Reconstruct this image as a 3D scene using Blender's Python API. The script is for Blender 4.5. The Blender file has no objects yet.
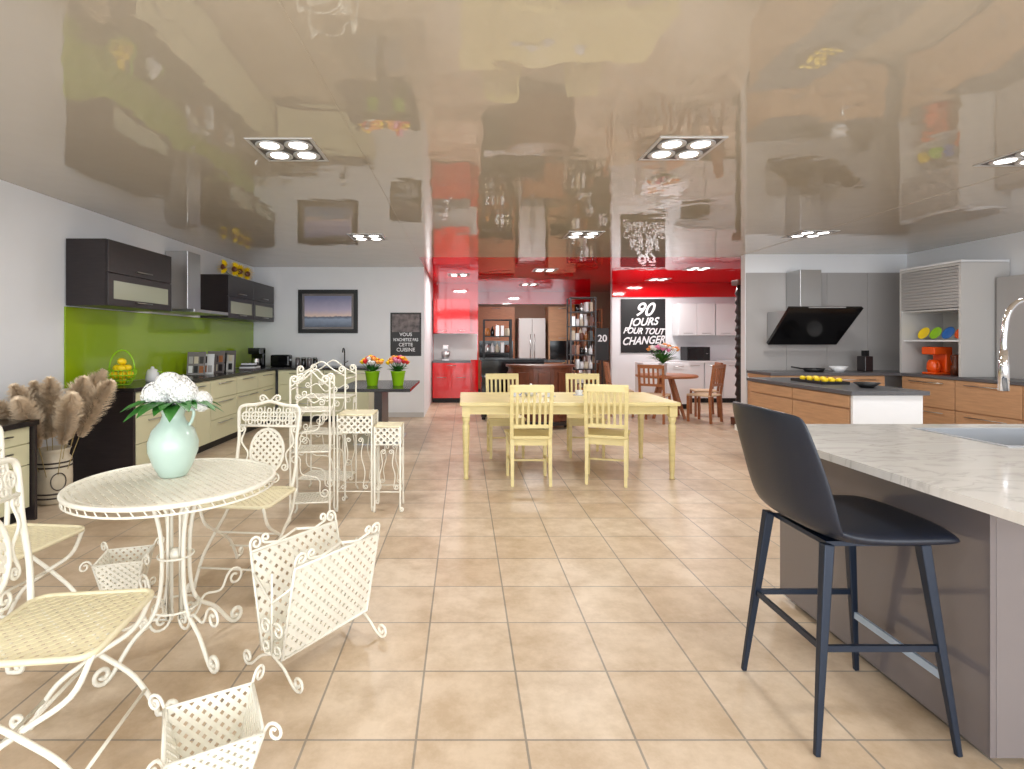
import bpy, math, random
from mathutils import Vector, Matrix
random.seed(4)
S=bpy.context.scene
COL=S.collection
pi=math.pi
F=530.0; H=1.35
def lin(c):
    return tuple(((v/255)/12.92 if v/255<=0.04045 else ((v/255+0.055)/1.055)**2.4) for v in c)
MATS={}
def mat(name,rgb,rough=.5,metal=0,var=0,scale=5,bump=0,emit=0,ior=1.5,coat=0,trans=0,stretch=None,spec=.5):
    if name in MATS: return MATS[name]
    m=bpy.data.materials.new(name); m.use_nodes=True
    nt=m.node_tree; b=nt.nodes['Principled BSDF']
    c=lin(rgb)+(1,)
    b.inputs['Base Color'].default_value=c
    b.inputs['Roughness'].default_value=rough
    b.inputs['Metallic'].default_value=metal
    b.inputs['IOR'].default_value=ior
    b.inputs['Coat Weight'].default_value=coat
    b.inputs['Transmission Weight'].default_value=trans
    b.inputs['Specular IOR Level'].default_value=spec
    if emit:
        b.inputs['Emission Color'].default_value=c
        b.inputs['Emission Strength'].default_value=emit
    if var or bump:
        tc=nt.nodes.new('ShaderNodeTexCoord'); mp=nt.nodes.new('ShaderNodeMapping')
        if stretch: mp.inputs['Scale'].default_value=stretch
        nz=nt.nodes.new('ShaderNodeTexNoise'); nz.inputs['Scale'].default_value=scale; nz.inputs['Detail'].default_value=4
        nt.links.new(tc.outputs['Object'],mp.inputs['Vector']); nt.links.new(mp.outputs['Vector'],nz.inputs['Vector'])
        if var:
            r=nt.nodes.new('ShaderNodeValToRGB')
            r.color_ramp.elements[0].position=.3; r.color_ramp.elements[1].position=.7
            r.color_ramp.elements[0].color=tuple(max(0,x*(1-var)) for x in c[:3])+(1,)
            r.color_ramp.elements[1].color=tuple(min(1,x*(1+var)) for x in c[:3])+(1,)
            nt.links.new(nz.outputs['Fac'],r.inputs['Fac']); nt.links.new(r.outputs['Color'],b.inputs['Base Color'])
        if bump:
            bp=nt.nodes.new('ShaderNodeBump'); bp.inputs['Strength'].default_value=bump; bp.inputs['Distance'].default_value=.01
            nt.links.new(nz.outputs['Fac'],bp.inputs['Height']); nt.links.new(bp.outputs['Normal'],b.inputs['Normal'])
    MATS[name]=m
    return m
# ---------------- mesh builder
class MB:
    def __init__(s,T=None): s.v=[];s.f=[];s.mi=[];s.sm=[];s.T=T
    def add(s,vs,fs,mi=0,sm=False):
        o=len(s.v)
        for p in vs:
            p=Vector(p)
            if s.T is not None: p=s.T@p
            s.v.append(p)
        for f in fs:
            s.f.append([i+o for i in f]); s.mi.append(mi); s.sm.append(sm)
        return s
    def box(s,x0,x1,y0,y1,z0,z1,mi=0):
        return s.add([(x0,y0,z0),(x1,y0,z0),(x1,y1,z0),(x0,y1,z0),(x0,y0,z1),(x1,y0,z1),(x1,y1,z1),(x0,y1,z1)],
          [(0,3,2,1),(4,5,6,7),(0,1,5,4),(1,2,6,5),(2,3,7,6),(3,0,4,7)],mi)
    def cbox(s,c,d,mi=0):
        return s.box(c[0]-d[0]/2,c[0]+d[0]/2,c[1]-d[1]/2,c[1]+d[1]/2,c[2]-d[2]/2,c[2]+d[2]/2,mi)
    def beam(s,p,q,w,d=None,w2=None,d2=None,up=(0,1,0),mi=0):
        p=Vector(p);q=Vector(q);d=d or w;w2=w2 or w;d2=d2 or d
        t=(q-p).normalized(); u=Vector(up)
        a=t.cross(u)
        if a.length<.01: a=t.cross(Vector((1,0,0)))
        a.normalize(); b=a.cross(t).normalized()
        vs=[]
        for c,ww,dd in ((p,w,d),(q,w2,d2)):
            for i,j in ((-1,-1),(1,-1),(1,1),(-1,1)): vs.append(c+a*(i*ww/2)+b*(j*dd/2))
        return s.add(vs,[(0,1,2,3),(7,6,5,4),(0,4,5,1),(1,5,6,2),(2,6,7,3),(3,7,4,0)],mi)
    def tube(s,pts,r,n=6,closed=False,mi=0,sm=True):
        P=[Vector(p) for p in pts]; N=len(P)
        if N<2: return s
        rr=r if isinstance(r,(list,tuple)) else [r]*N
        T=[]
        for i in range(N):
            if closed: d=P[(i+1)%N]-P[i-1]
            else: d=P[min(i+1,N-1)]-P[max(i-1,0)]
            if d.length<1e-9: d=Vector((0,0,1))
            T.append(d.normalized())
        a=Vector((0,0,1)) if abs(T[0].z)<.9 else Vector((1,0,0))
        u=(a-T[0]*a.dot(T[0])).normalized()
        vs=[]
        for i in range(N):
            u=(u-T[i]*u.dot(T[i]))
            if u.length<1e-6: u=T[i].orthogonal()
            u.normalize(); w=T[i].cross(u)
            for k in range(n):
                an=2*pi*k/n; vs.append(P[i]+(u*math.cos(an)+w*math.sin(an))*rr[i])
        fs=[]
        for i in range(N if closed else N-1):
            j=(i+1)%N
            for k in range(n):
                l=(k+1)%n; fs.append((i*n+k,i*n+l,j*n+l,j*n+k))
        if not closed: fs.append(tuple(range(n))[::-1]); fs.append(tuple((N-1)*n+k for k in range(n)))
        return s.add(vs,fs,mi,sm)
    def cyl(s,p,q,r,r2=None,n=16,mi=0):
        return s.tube([p,q],[r,r if r2 is None else r2],n,mi=mi)
    def lathe(s,prof,c=(0,0,0),n=24,mi=0,sx=1,sy=1,sm=True):
        vs=[];fs=[]
        for r,z in prof:
            for k in range(n):
                a=2*pi*k/n; vs.append((c[0]+sx*r*math.cos(a),c[1]+sy*r*math.sin(a),c[2]+z))
        for i in range(len(prof)-1):
            for k in range(n):
                l=(k+1)%n; fs.append((i*n+k,i*n+l,(i+1)*n+l,(i+1)*n+k))
        fs.append(tuple(range(n))[::-1]); fs.append(tuple((len(prof)-1)*n+k for k in range(n)))
        return s.add(vs,fs,mi,sm)
    def ball(s,c,r,mi=0,n=10,m=6,jit=0):
        rx,ry,rz=(r,r,r) if not isinstance(r,(tuple,list)) else r
        vs=[(c[0],c[1],c[2]-rz)];fs=[]
        for i in range(1,m):
            ph=-pi/2+pi*i/m
            for k in range(n):
                a=2*pi*k/n; j=1+random.uniform(-jit,jit)
                vs.append((c[0]+rx*j*math.cos(ph)*math.cos(a),c[1]+ry*j*math.cos(ph)*math.sin(a),c[2]+rz*j*math.sin(ph)))
        vs.append((c[0],c[1],c[2]+rz))
        for k in range(n): fs.append((0,1+(k+1)%n,1+k))
        for i in range(m-2):
            for k in range(n):
                l=(k+1)%n; fs.append((1+i*n+k,1+i*n+l,1+(i+1)*n+l,1+(i+1)*n+k))
        t=len(vs)-1
        for k in range(n): fs.append((1+(m-2)*n+k,1+(m-2)*n+(k+1)%n,t))
        return s.add(vs,fs,mi,True)
    def prism(s,poly,z0,z1,mi=0,sm=False):
        n=len(poly)
        vs=[(p[0],p[1],z0) for p in poly]+[(p[0],p[1],z1) for p in poly]
        fs=[tuple(range(n))[::-1],tuple(range(n,2*n))]+[(i,(i+1)%n,n+(i+1)%n,n+i) for i in range(n)]
        return s.add(vs,fs,mi,sm)
    def leaf(s,p,d,L,w,mi=0,droop=.3):
        p=Vector(p); d=Vector(d).normalized(); side=d.cross(Vector((0,0,1)))
        if side.length<.1: side=Vector((1,0,0))
        side.normalize(); up=side.cross(d)
        pts=[]
        for t,ww in ((0,.05),(.3,.8),(.6,1),(.85,.5),(1,.02)):
            c=p+d*(L*t)-Vector((0,0,1))*(droop*L*t*t)
            pts+= [c-side*(w/2*ww)+up*.15*w*ww, c, c+side*(w/2*ww)+up*.15*w*ww]
        fs=[]
        for i in range(4):
            for k in (0,1): fs.append((i*3+k,i*3+k+1,i*3+k+4,i*3+k+3))
        return s.add(pts,fs,mi,True)
    def obj(s,name,mats,parent=None,bev=0,sub=0,seg=2,loc=None,rot=0,label=None,cat=None,**pr):
        me=bpy.data.meshes.new(name); me.from_pydata([tuple(v) for v in s.v],[],s.f)
        if not isinstance(mats,(list,tuple)): mats=[mats]
        for m in mats: me.materials.append(m)
        for p,i,q in zip(me.polygons,s.mi,s.sm): p.material_index=i; p.use_smooth=q
        me.update()
        o=bpy.data.objects.new(name,me); COL.objects.link(o)
        if parent: o.parent=parent
        if loc: o.location=loc
        if rot: o.rotation_euler=(0,0,rot)
        if bev:
            b=o.modifiers.new('bev','BEVEL'); b.width=bev; b.segments=seg; b.limit_method='ANGLE'
        if sub:
            b=o.modifiers.new('sub','SUBSURF'); b.levels=sub; b.render_levels=sub
        if label: o['label']=label
        if cat: o['category']=cat
        for k,v in pr.items(): o[k]=v
        return o
def thing(name,label,cat,loc=(0,0,0),rot=0,**pr):
    o=bpy.data.objects.new(name,None); COL.objects.link(o); o.empty_display_size=.1
    o.location=loc; o.rotation_euler=(0,0,rot); o['label']=label; o['category']=cat
    for k,v in pr.items(): o[k]=v
    return o
def clone(src,loc,rot=None,rot3=None,scale=None,**pr):
    def cp(o,par):
        n=o.copy(); COL.objects.link(n)
        if par: n.parent=par
        for c in list(o.children): cp(c,n)
        return n
    n=cp(src,None); n.location=loc
    if rot is not None: n.rotation_euler=(0,0,rot)
    if rot3 is not None: n.rotation_euler=rot3
    if scale: n.scale=(scale,)*3 if not isinstance(scale,tuple) else scale
    for k,v in pr.items(): n[k]=v
    return n
def cat(pts,sub=5,closed=False):
    P=[Vector(p) for p in pts]; n=len(P); out=[]
    rng=n if closed else n-1
    for i in range(rng):
        p1=P[i];p2=P[(i+1)%n]
        p0=P[i-1] if (closed or i>0) else p1*2-p2
        p3=P[(i+2)%n] if (closed or i+2<n) else p2*2-p1
        for k in range(sub):
            t=k/sub
            out.append(.5*((2*p1)+(p2-p0)*t+(2*p0-5*p1+4*p2-p3)*t*t+(3*p1-p0-3*p2+p3)*t**3))
    if not closed: out.append(P[-1])
    return out
def spir(p,h,r,turns=1.3,s=1,end=.25,n=18):
    cx=p[0]+r*math.cos(h+s*pi/2); cy=p[1]+r*math.sin(h+s*pi/2); a0=h-s*pi/2; out=[]
    for i in range(1,n+1):
        t=i/n; rr=r*(1-(1-end)*t); a=a0+s*t*turns*2*pi
        out.append((cx+rr*math.cos(a),cy+rr*math.sin(a)))
    return out
def plane(o,u,v,w=None):
    o=Vector(o);u=Vector(u).normalized();v=Vector(v).normalized(); w=u.cross(v)
    return lambda a,b,c=0: o+u*a+v*b+w*c
def m2(M,pts): return [M(p[0],p[1]) for p in pts]
def scurve(M,mb,p,q,r,tr,amp=.25,s=1,turns=1.3,n=6):
    p=Vector(p);q=Vector(q);d=q-p;L=d.length;nn=Vector((-d.y,d.x))/L
    mid=[p+d*(.33)+nn*(amp*L*s*.5),p+d*.66-nn*(amp*L*s*.5)]
    path=cat([(*x,0) for x in (p,*mid,q)],4)
    path=[(a.x,a.y) for a in path]
    hs=math.atan2(path[0][1]-path[1][1],path[0][0]-path[1][0]); he=math.atan2(path[-1][1]-path[-2][1],path[-1][0]-path[-2][0])
    a=spir(path[0],hs,r,turns,-s)[::-1]; b=spir(path[-1],he,r,turns,-s)
    mb.tube(m2(M,a+path+b),tr,n)
def lattice(mb,poly,M,sp,w,t=.002,ang=pi/4,mi=0):
    n=len(poly)
    area=sum(poly[i][0]*poly[(i+1)%n][1]-poly[(i+1)%n][0]*poly[i][1] for i in range(n))
    if area<0: poly=poly[::-1]
    for di in (0,1):
        a=ang+di*pi/2; d=(math.cos(a),math.sin(a)); nn=(-d[1],d[0])
        pr=[p[0]*nn[0]+p[1]*nn[1] for p in poly]; lo,hi=min(pr),max(pr)
        k=math.ceil(lo/sp)
        while k*sp<hi:
            c=k*sp;k+=1
            o=(nn[0]*c,nn[1]*c); t0=-1e9;t1=1e9;ok=True
            for i in range(n):
                ax,ay=poly[i];bx,by=poly[(i+1)%n]; ex,ey=bx-ax,by-ay
                inn=(-ey,ex)
                num=(o[0]-ax)*inn[0]+(o[1]-ay)*inn[1]; den=d[0]*inn[0]+d[1]*inn[1]
                if abs(den)<1e-9:
                    if num<0: ok=False;break
                    continue
                tt=-num/den
                if den>0: t0=max(t0,tt)
                else: t1=min(t1,tt)
            if not ok or t1-t0<.002: continue
            p=(o[0]+d[0]*t0,o[1]+d[1]*t0);q=(o[0]+d[0]*t1,o[1]+d[1]*t1)
            hb=t*(di-.5)
            vs=[]
            for cc in (hb-t/2,hb+t/2):
                for (x,y),sg in ((p,-1),(q,-1),(q,1),(p,1)):
                    vs.append(M(x+nn[0]*w/2*sg,y+nn[1]*w/2*sg,cc))
            mb.add(vs,[(0,3,2,1),(4,5,6,7),(0,1,5,4),(1,2,6,5),(2,3,7,6),(3,0,4,7)],mi)
def circ(r,n=32,rx=None,c=(0,0)):
    return [(c[0]+(rx or r)*math.cos(2*pi*i/n),c[1]+r*math.sin(2*pi*i/n)) for i in range(n)]
def rrect(w,h,r,n=5):
    o=[]
    for cx,cy,a in ((w/2-r,h/2-r,0),(-w/2+r,h/2-r,pi/2),(-w/2+r,-h/2+r,pi),(w/2-r,-h/2+r,3*pi/2)):
        for i in range(n+1):
            an=a+pi/2*i/n; o.append((cx+r*math.cos(an),cy+r*math.sin(an)))
    return o
def text(s,size,loc,parent,m,name='lettering',rot=(pi/2,0,0),align='CENTER',ext=.001,sx=1,shear=0,bold=0):
    c=bpy.data.curves.new(name,'FONT'); c.body=s; c.size=size; c.align_x=align; c.extrude=ext; c.shear=shear; c.offset=bold
    t=bpy.data.objects.new(name+'_tmp',c); COL.objects.link(t)
    dg=bpy.context.evaluated_depsgraph_get()
    me=bpy.data.meshes.new_from_object(t.evaluated_get(dg)); bpy.data.objects.remove(t)
    me.materials.clear(); me.materials.append(m)
    o=bpy.data.objects.new(name,me); COL.objects.link(o); o.parent=parent; o.location=loc; o.rotation_euler=rot; o.scale=(sx,1,1)
    return o
# ---------------- materials
white=mat('wall_paint',(230,232,236),.7,var=.02,scale=2)
cream=mat('cream_metal',(236,232,218),.4,var=.04,scale=20)
weave=mat('seat_weave',(228,218,184),.45,var=.05,scale=20)
creamk=mat('cream_front',(210,208,174),.35,var=.02,scale=3)
yellow=mat('yellow_wood',(224,208,150),.4,var=.06,scale=6,stretch=(1,1,6))
wenge=mat('dark_wenge',(38,31,32),.3,var=.25,scale=8,stretch=(1,1,12))
blackg=mat('black_gloss',(18,18,20),.12)
black=mat('black_matt',(20,20,22),.5)
steel=mat('brushed_steel',(190,190,190),.28,1,bump=.05,scale=40,stretch=(20,1,1))
sinkm=mat('satin_sink_steel',(180,184,190),.38,.55)
chrome=mat('chrome',(220,220,225),.08,1)
satin=mat('satin_frame',(205,205,205),.3,.4)
green=mat('green_glass',(142,172,22),.15,coat=.4)
red=mat('red_lacquer',(215,12,24),.08,coat=.6)
woodk=mat('oak_front',(188,146,110),.4,var=.12,scale=5,stretch=(1,1,10))
grey=mat('grey_panel',(166,163,162),.3,var=.03,scale=2)
lgrey=mat('light_grey_panel',(198,196,194),.35)
dgrey=mat('dark_grey_panel',(110,103,104),.12,coat=.4)
mgrey=mat('taupe_grey_panel',(116,109,109),.15,coat=.3)
brown=mat('brown_wood',(98,50,30),.35,var=.25,scale=7,stretch=(1,6,1))
oak=mat('warm_oak',(158,98,60),.4,var=.15,scale=7,stretch=(1,1,5))
leather=mat('black_leather',(22,29,43),.36,bump=.12,scale=260)
legm=mat('dark_leg_metal',(28,39,56),.35,.3)
mint=mat('mint_glaze',(186,208,196),.3,coat=.2)
petal=mat('white_petal',(238,238,235),.6)
leafm=mat('leaf_green',(50,115,40),.5,var=.3,scale=15)
lime=mat('lime_ceramic',(150,205,30),.25)
lemon=mat('lemon_skin',(250,215,20),.4)
pampm=mat('pampas_plume',(234,214,186),.9,var=.10,scale=30)
stemm=mat('dry_stem',(170,150,100),.8)
stone=mat('stoneware',(205,194,172),.4,var=.1,scale=12)
ink=mat('dark_ink',(60,50,45),.6)
wht=mat('white_lacquer',(230,231,234),.25)
orange=mat('orange_plastic',(240,90,25),.25)
glow=mat('lamp_glow',(255,252,246),.5,emit=8)
rose=mat('rose_petal',(215,50,50),.6); peach=mat('peach_petal',(245,170,90),.6); pink=mat('pink_petal',(225,140,175),.6)
blue=mat('blue_ceramic',(50,110,190),.3); purple=mat('purple_glass',(110,60,170),.3)
paper=mat('paper_white',(225,226,228),.6)
worktop=mat('black_worktop',(30,28,30),.22,var=.1,scale=60)
greytop=mat('grey_worktop',(90,90,94),.3,var=.08,scale=30)
amber=mat('amber_glass',(150,90,40),.2)

def nodes(m): return m.node_tree.nodes,m.node_tree.links
fl=mat('floor_tiles',(215,180,145),.3); N,L=nodes(fl); b=N['Principled BSDF']
b.inputs['Roughness'].default_value=.34
tc=N.new('ShaderNodeTexCoord'); mp=N.new('ShaderNodeMapping'); mp.inputs['Location'].default_value=(.162,-1.789+.3713*10,0)
br=N.new('ShaderNodeTexBrick'); br.offset=0; br.squash=1
br.inputs['Scale'].default_value=1; br.inputs['Brick Width'].default_value=.3713; br.inputs['Row Height'].default_value=.3713
br.inputs['Mortar Size'].default_value=.0045; br.inputs['Mortar Smooth'].default_value=.2
br.inputs['Color1'].default_value=lin((218,200,178))+(1,); br.inputs['Color2'].default_value=lin((206,184,158))+(1,)
br.inputs['Mortar'].default_value=lin((160,150,138))+(1,)
L.new(tc.outputs['Object'],mp.inputs['Vector']); L.new(mp.outputs['Vector'],br.inputs['Vector'])
nz=N.new('ShaderNodeTexNoise'); nz.inputs['Scale'].default_value=4.5; nz.inputs['Detail'].default_value=10; nz.inputs['Roughness'].default_value=.72; L.new(tc.outputs['Object'],nz.inputs['Vector'])
rp=N.new('ShaderNodeValToRGB'); rp.color_ramp.elements[0].position=.36; rp.color_ramp.elements[1].position=.60
rp.color_ramp.elements[0].color=(.77,.72,.65,1); rp.color_ramp.elements[1].color=(1,1,1,1); L.new(nz.outputs['Fac'],rp.inputs['Fac'])
mx=N.new('ShaderNodeMix'); mx.data_type='RGBA'; mx.blend_type='MULTIPLY'; mx.inputs[0].default_value=1
L.new(br.outputs['Color'],mx.inputs[6]); L.new(rp.outputs['Color'],mx.inputs[7]); L.new(mx.outputs[2],b.inputs['Base Color'])
bp=N.new('ShaderNodeBump'); bp.invert=True; bp.inputs['Strength'].default_value=.5; bp.inputs['Distance'].default_value=.003
L.new(br.outputs['Fac'],bp.inputs['Height'])
bp2=N.new('ShaderNodeBump'); bp2.inputs['Strength'].default_value=.3; bp2.inputs['Distance'].default_value=.004
L.new(nz.outputs['Fac'],bp2.inputs['Height']); L.new(bp.outputs['Normal'],bp2.inputs['Normal']); L.new(bp2.outputs['Normal'],b.inputs['Normal'])
def stretchmat(name,rgb,ior):
    m=mat(name,rgb,.012,ior=ior); N,L=nodes(m); b=N['Principled BSDF']
    tc=N.new('ShaderNodeTexCoord'); nz=N.new('ShaderNodeTexNoise'); nz.inputs['Scale'].default_value=2.2; nz.inputs['Detail'].default_value=2
    L.new(tc.outputs['Object'],nz.inputs['Vector'])
    bp=N.new('ShaderNodeBump'); bp.inputs['Strength'].default_value=.17; bp.inputs['Distance'].default_value=.03
    L.new(nz.outputs['Fac'],bp.inputs['Height']); L.new(bp.outputs['Normal'],b.inputs['Normal'])
    return m
cbeige=stretchmat('beige_stretch_ceiling',(192,183,168),2.2)
cred=stretchmat('red_stretch_ceiling',(225,10,24),1.6)
mb_=mat('white_marble',(226,220,214),.15,coat=.3); N,L=nodes(mb_); b=N['Principled BSDF']
tc=N.new('ShaderNodeTexCoord'); mp=N.new('ShaderNodeMapping'); mp.inputs['Rotation'].default_value=(0,0,.5); mp.inputs['Scale'].default_value=(1.2,4,1)
nz=N.new('ShaderNodeTexNoise'); nz.inputs['Scale'].default_value=2.2; nz.inputs['Detail'].default_value=9; nz.inputs['Distortion'].default_value=1.2
rp=N.new('ShaderNodeValToRGB'); e=rp.color_ramp.elements; e[0].position=.30; e[0].color=lin((222,220,217))+(1,); e[1].position=.56; e[1].color=lin((228,225,221))+(1,)
for p_,c_ in ((.42,(224,221,217)),(.455,(205,202,198)),(.48,(222,219,215))):
    x=e.new(p_); x.color=lin(c_)+(1,)
L.new(tc.outputs['Object'],mp.inputs['Vector']);L.new(mp.outputs['Vector'],nz.inputs['Vector']);L.new(nz.outputs['Fac'],rp.inputs['Fac']);L.new(rp.outputs['Color'],b.inputs['Base Color'])
marble=mb_
sea=mat('seascape_print',(120,130,150),.3); N,L=nodes(sea); b=N['Principled BSDF']
tc=N.new('ShaderNodeTexCoord'); sp_=N.new('ShaderNodeSeparateXYZ'); nz=N.new('ShaderNodeTexNoise'); nz.inputs['Scale'].default_value=8
ad=N.new('ShaderNodeMath'); ad.operation='MULTIPLY_ADD'; ad.inputs[1].default_value=.12
rp=N.new('ShaderNodeValToRGB'); e=rp.color_ramp.elements
e[0].position=.05; e[0].color=lin((90,100,120))+(1,); e[1].position=1; e[1].color=lin((125,130,165))+(1,)
for p,c in ((.3,(150,165,190)),(.38,(90,98,120)),(.42,(235,210,200)),(.6,(190,180,205))):
    x=e.new(p); x.color=lin(c)+(1,)
L.new(tc.outputs['Generated'],sp_.inputs[0]);L.new(tc.outputs['Generated'],nz.inputs['Vector']);L.new(nz.outputs['Fac'],ad.inputs[0]);L.new(sp_.outputs['Z'],ad.inputs[2]);L.new(ad.outputs[0],rp.inputs['Fac']);L.new(rp.outputs['Color'],b.inputs['Base Color'])

# ---------------- room
CH=2.63
def struct(mb,name,m): return mb.obj(name,m,kind='structure')
struct(MB().box(-3.9,6.8,-3.2,14.3,-.1,0),'floor',fl)
struct(MB().box(-3.9,6.8,-3.2,8.2,CH,CH+.1).box(-3.9,-.7,8.2,9.4,CH,CH+.1),'ceiling',cbeige)
struct(MB().box(-.7,6.8,8.2,14.3,CH,CH+.1),'ceiling',cred)
struct(MB().box(-3.9,-3.7,-3.2,9.5,0,CH),'wall_left',white)
struct(MB().box(-3.7,-.7,9.3,9.45,0,CH),'wall_back',white)
struct(MB().box(4.19,6.6,7.9,8.02,0,CH),'wall_partition',white)
struct(MB().box(6.6,6.8,-3.2,14.3,0,CH),'wall_right',white)
struct(MB().box(-.85,-.7,9.45,12.1,0,CH),'wall_inner',white)
struct(MB().box(-.7,.32,12,12.12,0,CH),'wall_red',red)
struct(MB().box(.2,.32,12.12,14.1,0,CH),'wall_recess',mat('plum_paint',(150,40,45),.5))
struct(MB().box(.2,6.6,14.1,14.3,0,CH),'wall_far',mat('taupe_paint',(150,118,98),.7))
struct(MB().box(3.35,6.6,12,12.12,0,CH),'wall_showroom',white)
struct(MB().box(3.35,6.6,11.96,11.999,2.32,CH),'trim_2',red)
struct(MB().box(.33,3.35,14.05,14.099,2.3,CH),'trim_3',red)
struct(MB().box(-3.7,-3.3,-3.2,-3.05,0,CH).box(6.2,6.6,-3.2,-3.05,0,CH).box(-3.3,6.2,-3.2,-3.05,2.45,CH),'wall_front',white)
w=MB()
for x in (-3.3,-.95,1.4,3.8,6.14): w.box(x,x+.06,-3.16,-3.1,0,2.45)
w.box(-3.3,6.2,-3.16,-3.1,0,.08).box(-3.3,6.2,-3.16,-3.1,2.39,2.45)
struct(w,'window_1',lgrey)
struct(MB().box(-1.5,-.705,9.285,9.3,0,.08),'baseboard_back',lgrey)
for x in (-.7,4.19): struct(MB().box(x-.004,x+.004,-3.0,8.2,CH-.003,CH),'trim_4',cbeige)
g=MB()
for i in range(4):
    x0=4.2+i*.6; g.box(x0,min(x0+.596,6.59),7.882,7.898,.9,2.35)
g.obj('trim_1',grey,kind='structure')
# ---------------- ceiling lamps
def make_lamp():
    o=thing('ceiling_spotlight','square recessed pale metal ceiling light with four round spots','light',group='recessed ceiling lights')
    f=MB(); a,b2=.215,.192
    f.box(-a,a,-a,-b2,-.006,0).box(-a,a,b2,a,-.006,0).box(-a,-b2,-b2,b2,-.006,0).box(b2,a,-b2,b2,-.006,0)
    f.obj('frame',satin,o,bev=.002)
    MB().box(-b2,b2,-b2,b2,-.004,-.001).obj('housing',mat('lamp_housing',(95,92,90),.4,.3),o)
    for sx in (-1,1):
        for sy in (-1,1):
            m=MB()
            c=Vector((sx*.094,sy*.094,-.004))
            m.lathe([(.09,.001),(.09,-.006),(.078,-.008),(.066,-.002),(.001,-.001)],c,24)
            q=m.obj('spot',satin,o)
            MB().lathe([(.001,-.004),(.058,-.004),(.059,-.002),(.001,-.0015)],c,24).obj('bulb',glow,q)
    return o
lamp=make_lamp()
lpos=[(-1.18,3.57),(1.45,3.55),(3.95,3.68),(-1.2,6.6),(1.45,6.45),(4.18,6.4),(1.48,9.7),(4.2,9.5),(1.5,12.2),(3.9,0.6),(1.45,.4),(-1.2,.4),(-.1,10.4),(4.1,11.2)]
lamp.location=(lpos[0][0],lpos[0][1],CH)
for x,y in lpos[1:]: clone(lamp,(x,y,CH))
for i,(x,y) in enumerate(lpos):
    l=bpy.data.lights.new('spot_light','AREA'); l.size=.3; l.energy=28 if y>9 else (22 if y>3 else 15); l.color=(1,.985,.96)
    q=bpy.data.objects.new('spot_light',l); COL.objects.link(q); q.location=(x,y,CH-.03)

# ---------------- cabinets
def cabinet(name,label,loc,rot,w,d,z0,z1,fronts,mb,mf,plinth=.1,hm=steel,catg='cabinet',hl=.2,hpos='top',group=None,glass=False):
    o=thing(name,label,catg,loc,rot)
    if group: o['group']=group
    zb=z0+plinth
    MB().box(-w/2+.001,w/2-.001,-d/2,d/2,zb,z1).obj('body',mb,o)
    if plinth: MB().box(-w/2+.001,w/2-.001,-d/2+.05,d/2,z0,zb).obj('plinth',black,o)
    for fr in fronts:
        x0,x1,a,b,k=fr
        m=MB().box(x0+.003,x1-.003,-d/2-.02,-d/2-.001,a+.003,b-.003)
        q=m.obj('drawer' if k=='r' else 'door',mf,o,bev=.002)
        if hm:
            cx=(x0+x1)/2; hz=b-.05 if hpos=='top' else a+.05
            L2=min(hl,(x1-x0)*.8)/2
            h=MB().tube([(cx-L2,-d/2-.045,hz),(cx+L2,-d/2-.045,hz)],.006,8)
            for s_ in (-1,1): h.tube([(cx+s_*L2*.85,-d/2-.045,hz),(cx+s_*L2*.85,-d/2-.019,hz)],.004,6)
            h.obj('handle',hm,q)
        if k=='g':
            MB().box(x0+.08,x1-.08,-d/2-.023,-d/2-.0195,a+.07,b-.07).obj('glass_panel',mat('frosted_glass',(165,170,150),.2),q)
        if k=='o':
            MB().box(x0+.04,x1-.04,-d/2-.024,-d/2-.0195,a+.04,b-.12).obj('oven_glass',blackg,q)
    return o
MB().box(-3.698,-3.09,4.95,4.985,0,.86).obj('end_panel',wenge,label='dark wenge end panel closing the cream base units',cat='cabinet panel')
for i in range(5):
    y0=4.99+i*.74; cy=y0+.37; wd=.736
    if i%2==0: fr=[(-wd/2,wd/2,.1,.36,'r'),(-wd/2,wd/2,.36,.62,'r'),(-wd/2,wd/2,.62,.855,'r')]
    else: fr=[(-wd/2,0,.1,.62,'d'),(0,wd/2,.1,.62,'d'),(-wd/2,wd/2,.62,.855,'r')]
    cabinet('base_cabinet','cream kitchen base cabinet with steel bar handles under black worktop',(-3.4,cy,0),pi/2,wd,.58,0,.86,fr,creamk,creamk,hl=.4)
for i in range(2):
    cx=-2.68+i*.745
    fr=[(-.37,.37,.1,.36,'r'),(-.37,.37,.36,.62,'r'),(-.37,.37,.62,.855,'r')] if i==0 else [(-.37,0,.1,.855,'d'),(0,.37,.1,.855,'d')]
    cabinet('base_cabinet','cream kitchen base cabinet standing against the white back wall',(cx,9.0,0),0,.742,.58,0,.86,fr,creamk,creamk,hl=.35)
wt=MB().prism([(-3.68,4.94),(-3.07,4.94),(-3.07,8.66),(-1.55,8.66),(-1.55,9.3),(-3.68,9.3)],.861,.9)
wt.obj('kitchen_worktop',worktop,bev=.004,label='long L-shaped black worktop on cream base cabinets',cat='worktop')
MB().box(-3.697,-3.684,4.9,9.28,.901,1.66).obj('splashback',green,label='glossy lime green glass splashback on white wall',cat='splashback')
o=thing('bar_table','black peninsula table with lime pots on top','table',(-1.12,7.2,0))
MB().box(-.48,.46,-.7,.7,.71,.75).obj('table_top',worktop,o,bev=.004)
MB().box(-.05,.05,-.3,.3,.021,.709).obj('support',wenge,o)
MB().box(-.3,.3,-.4,.4,0,.02).obj('foot',steel,o)
cabinet('wall_cabinet','dark wenge wall cabinet with frosted glass flap',(-3.5,5.44,0),pi/2,1.07,.37,1.67,2.29,[(-.535,.535,1.67,1.98,'g'),(-.535,.535,1.98,2.29,'d')],wenge,wenge,plinth=0,hl=.25,hpos='bot')
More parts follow.
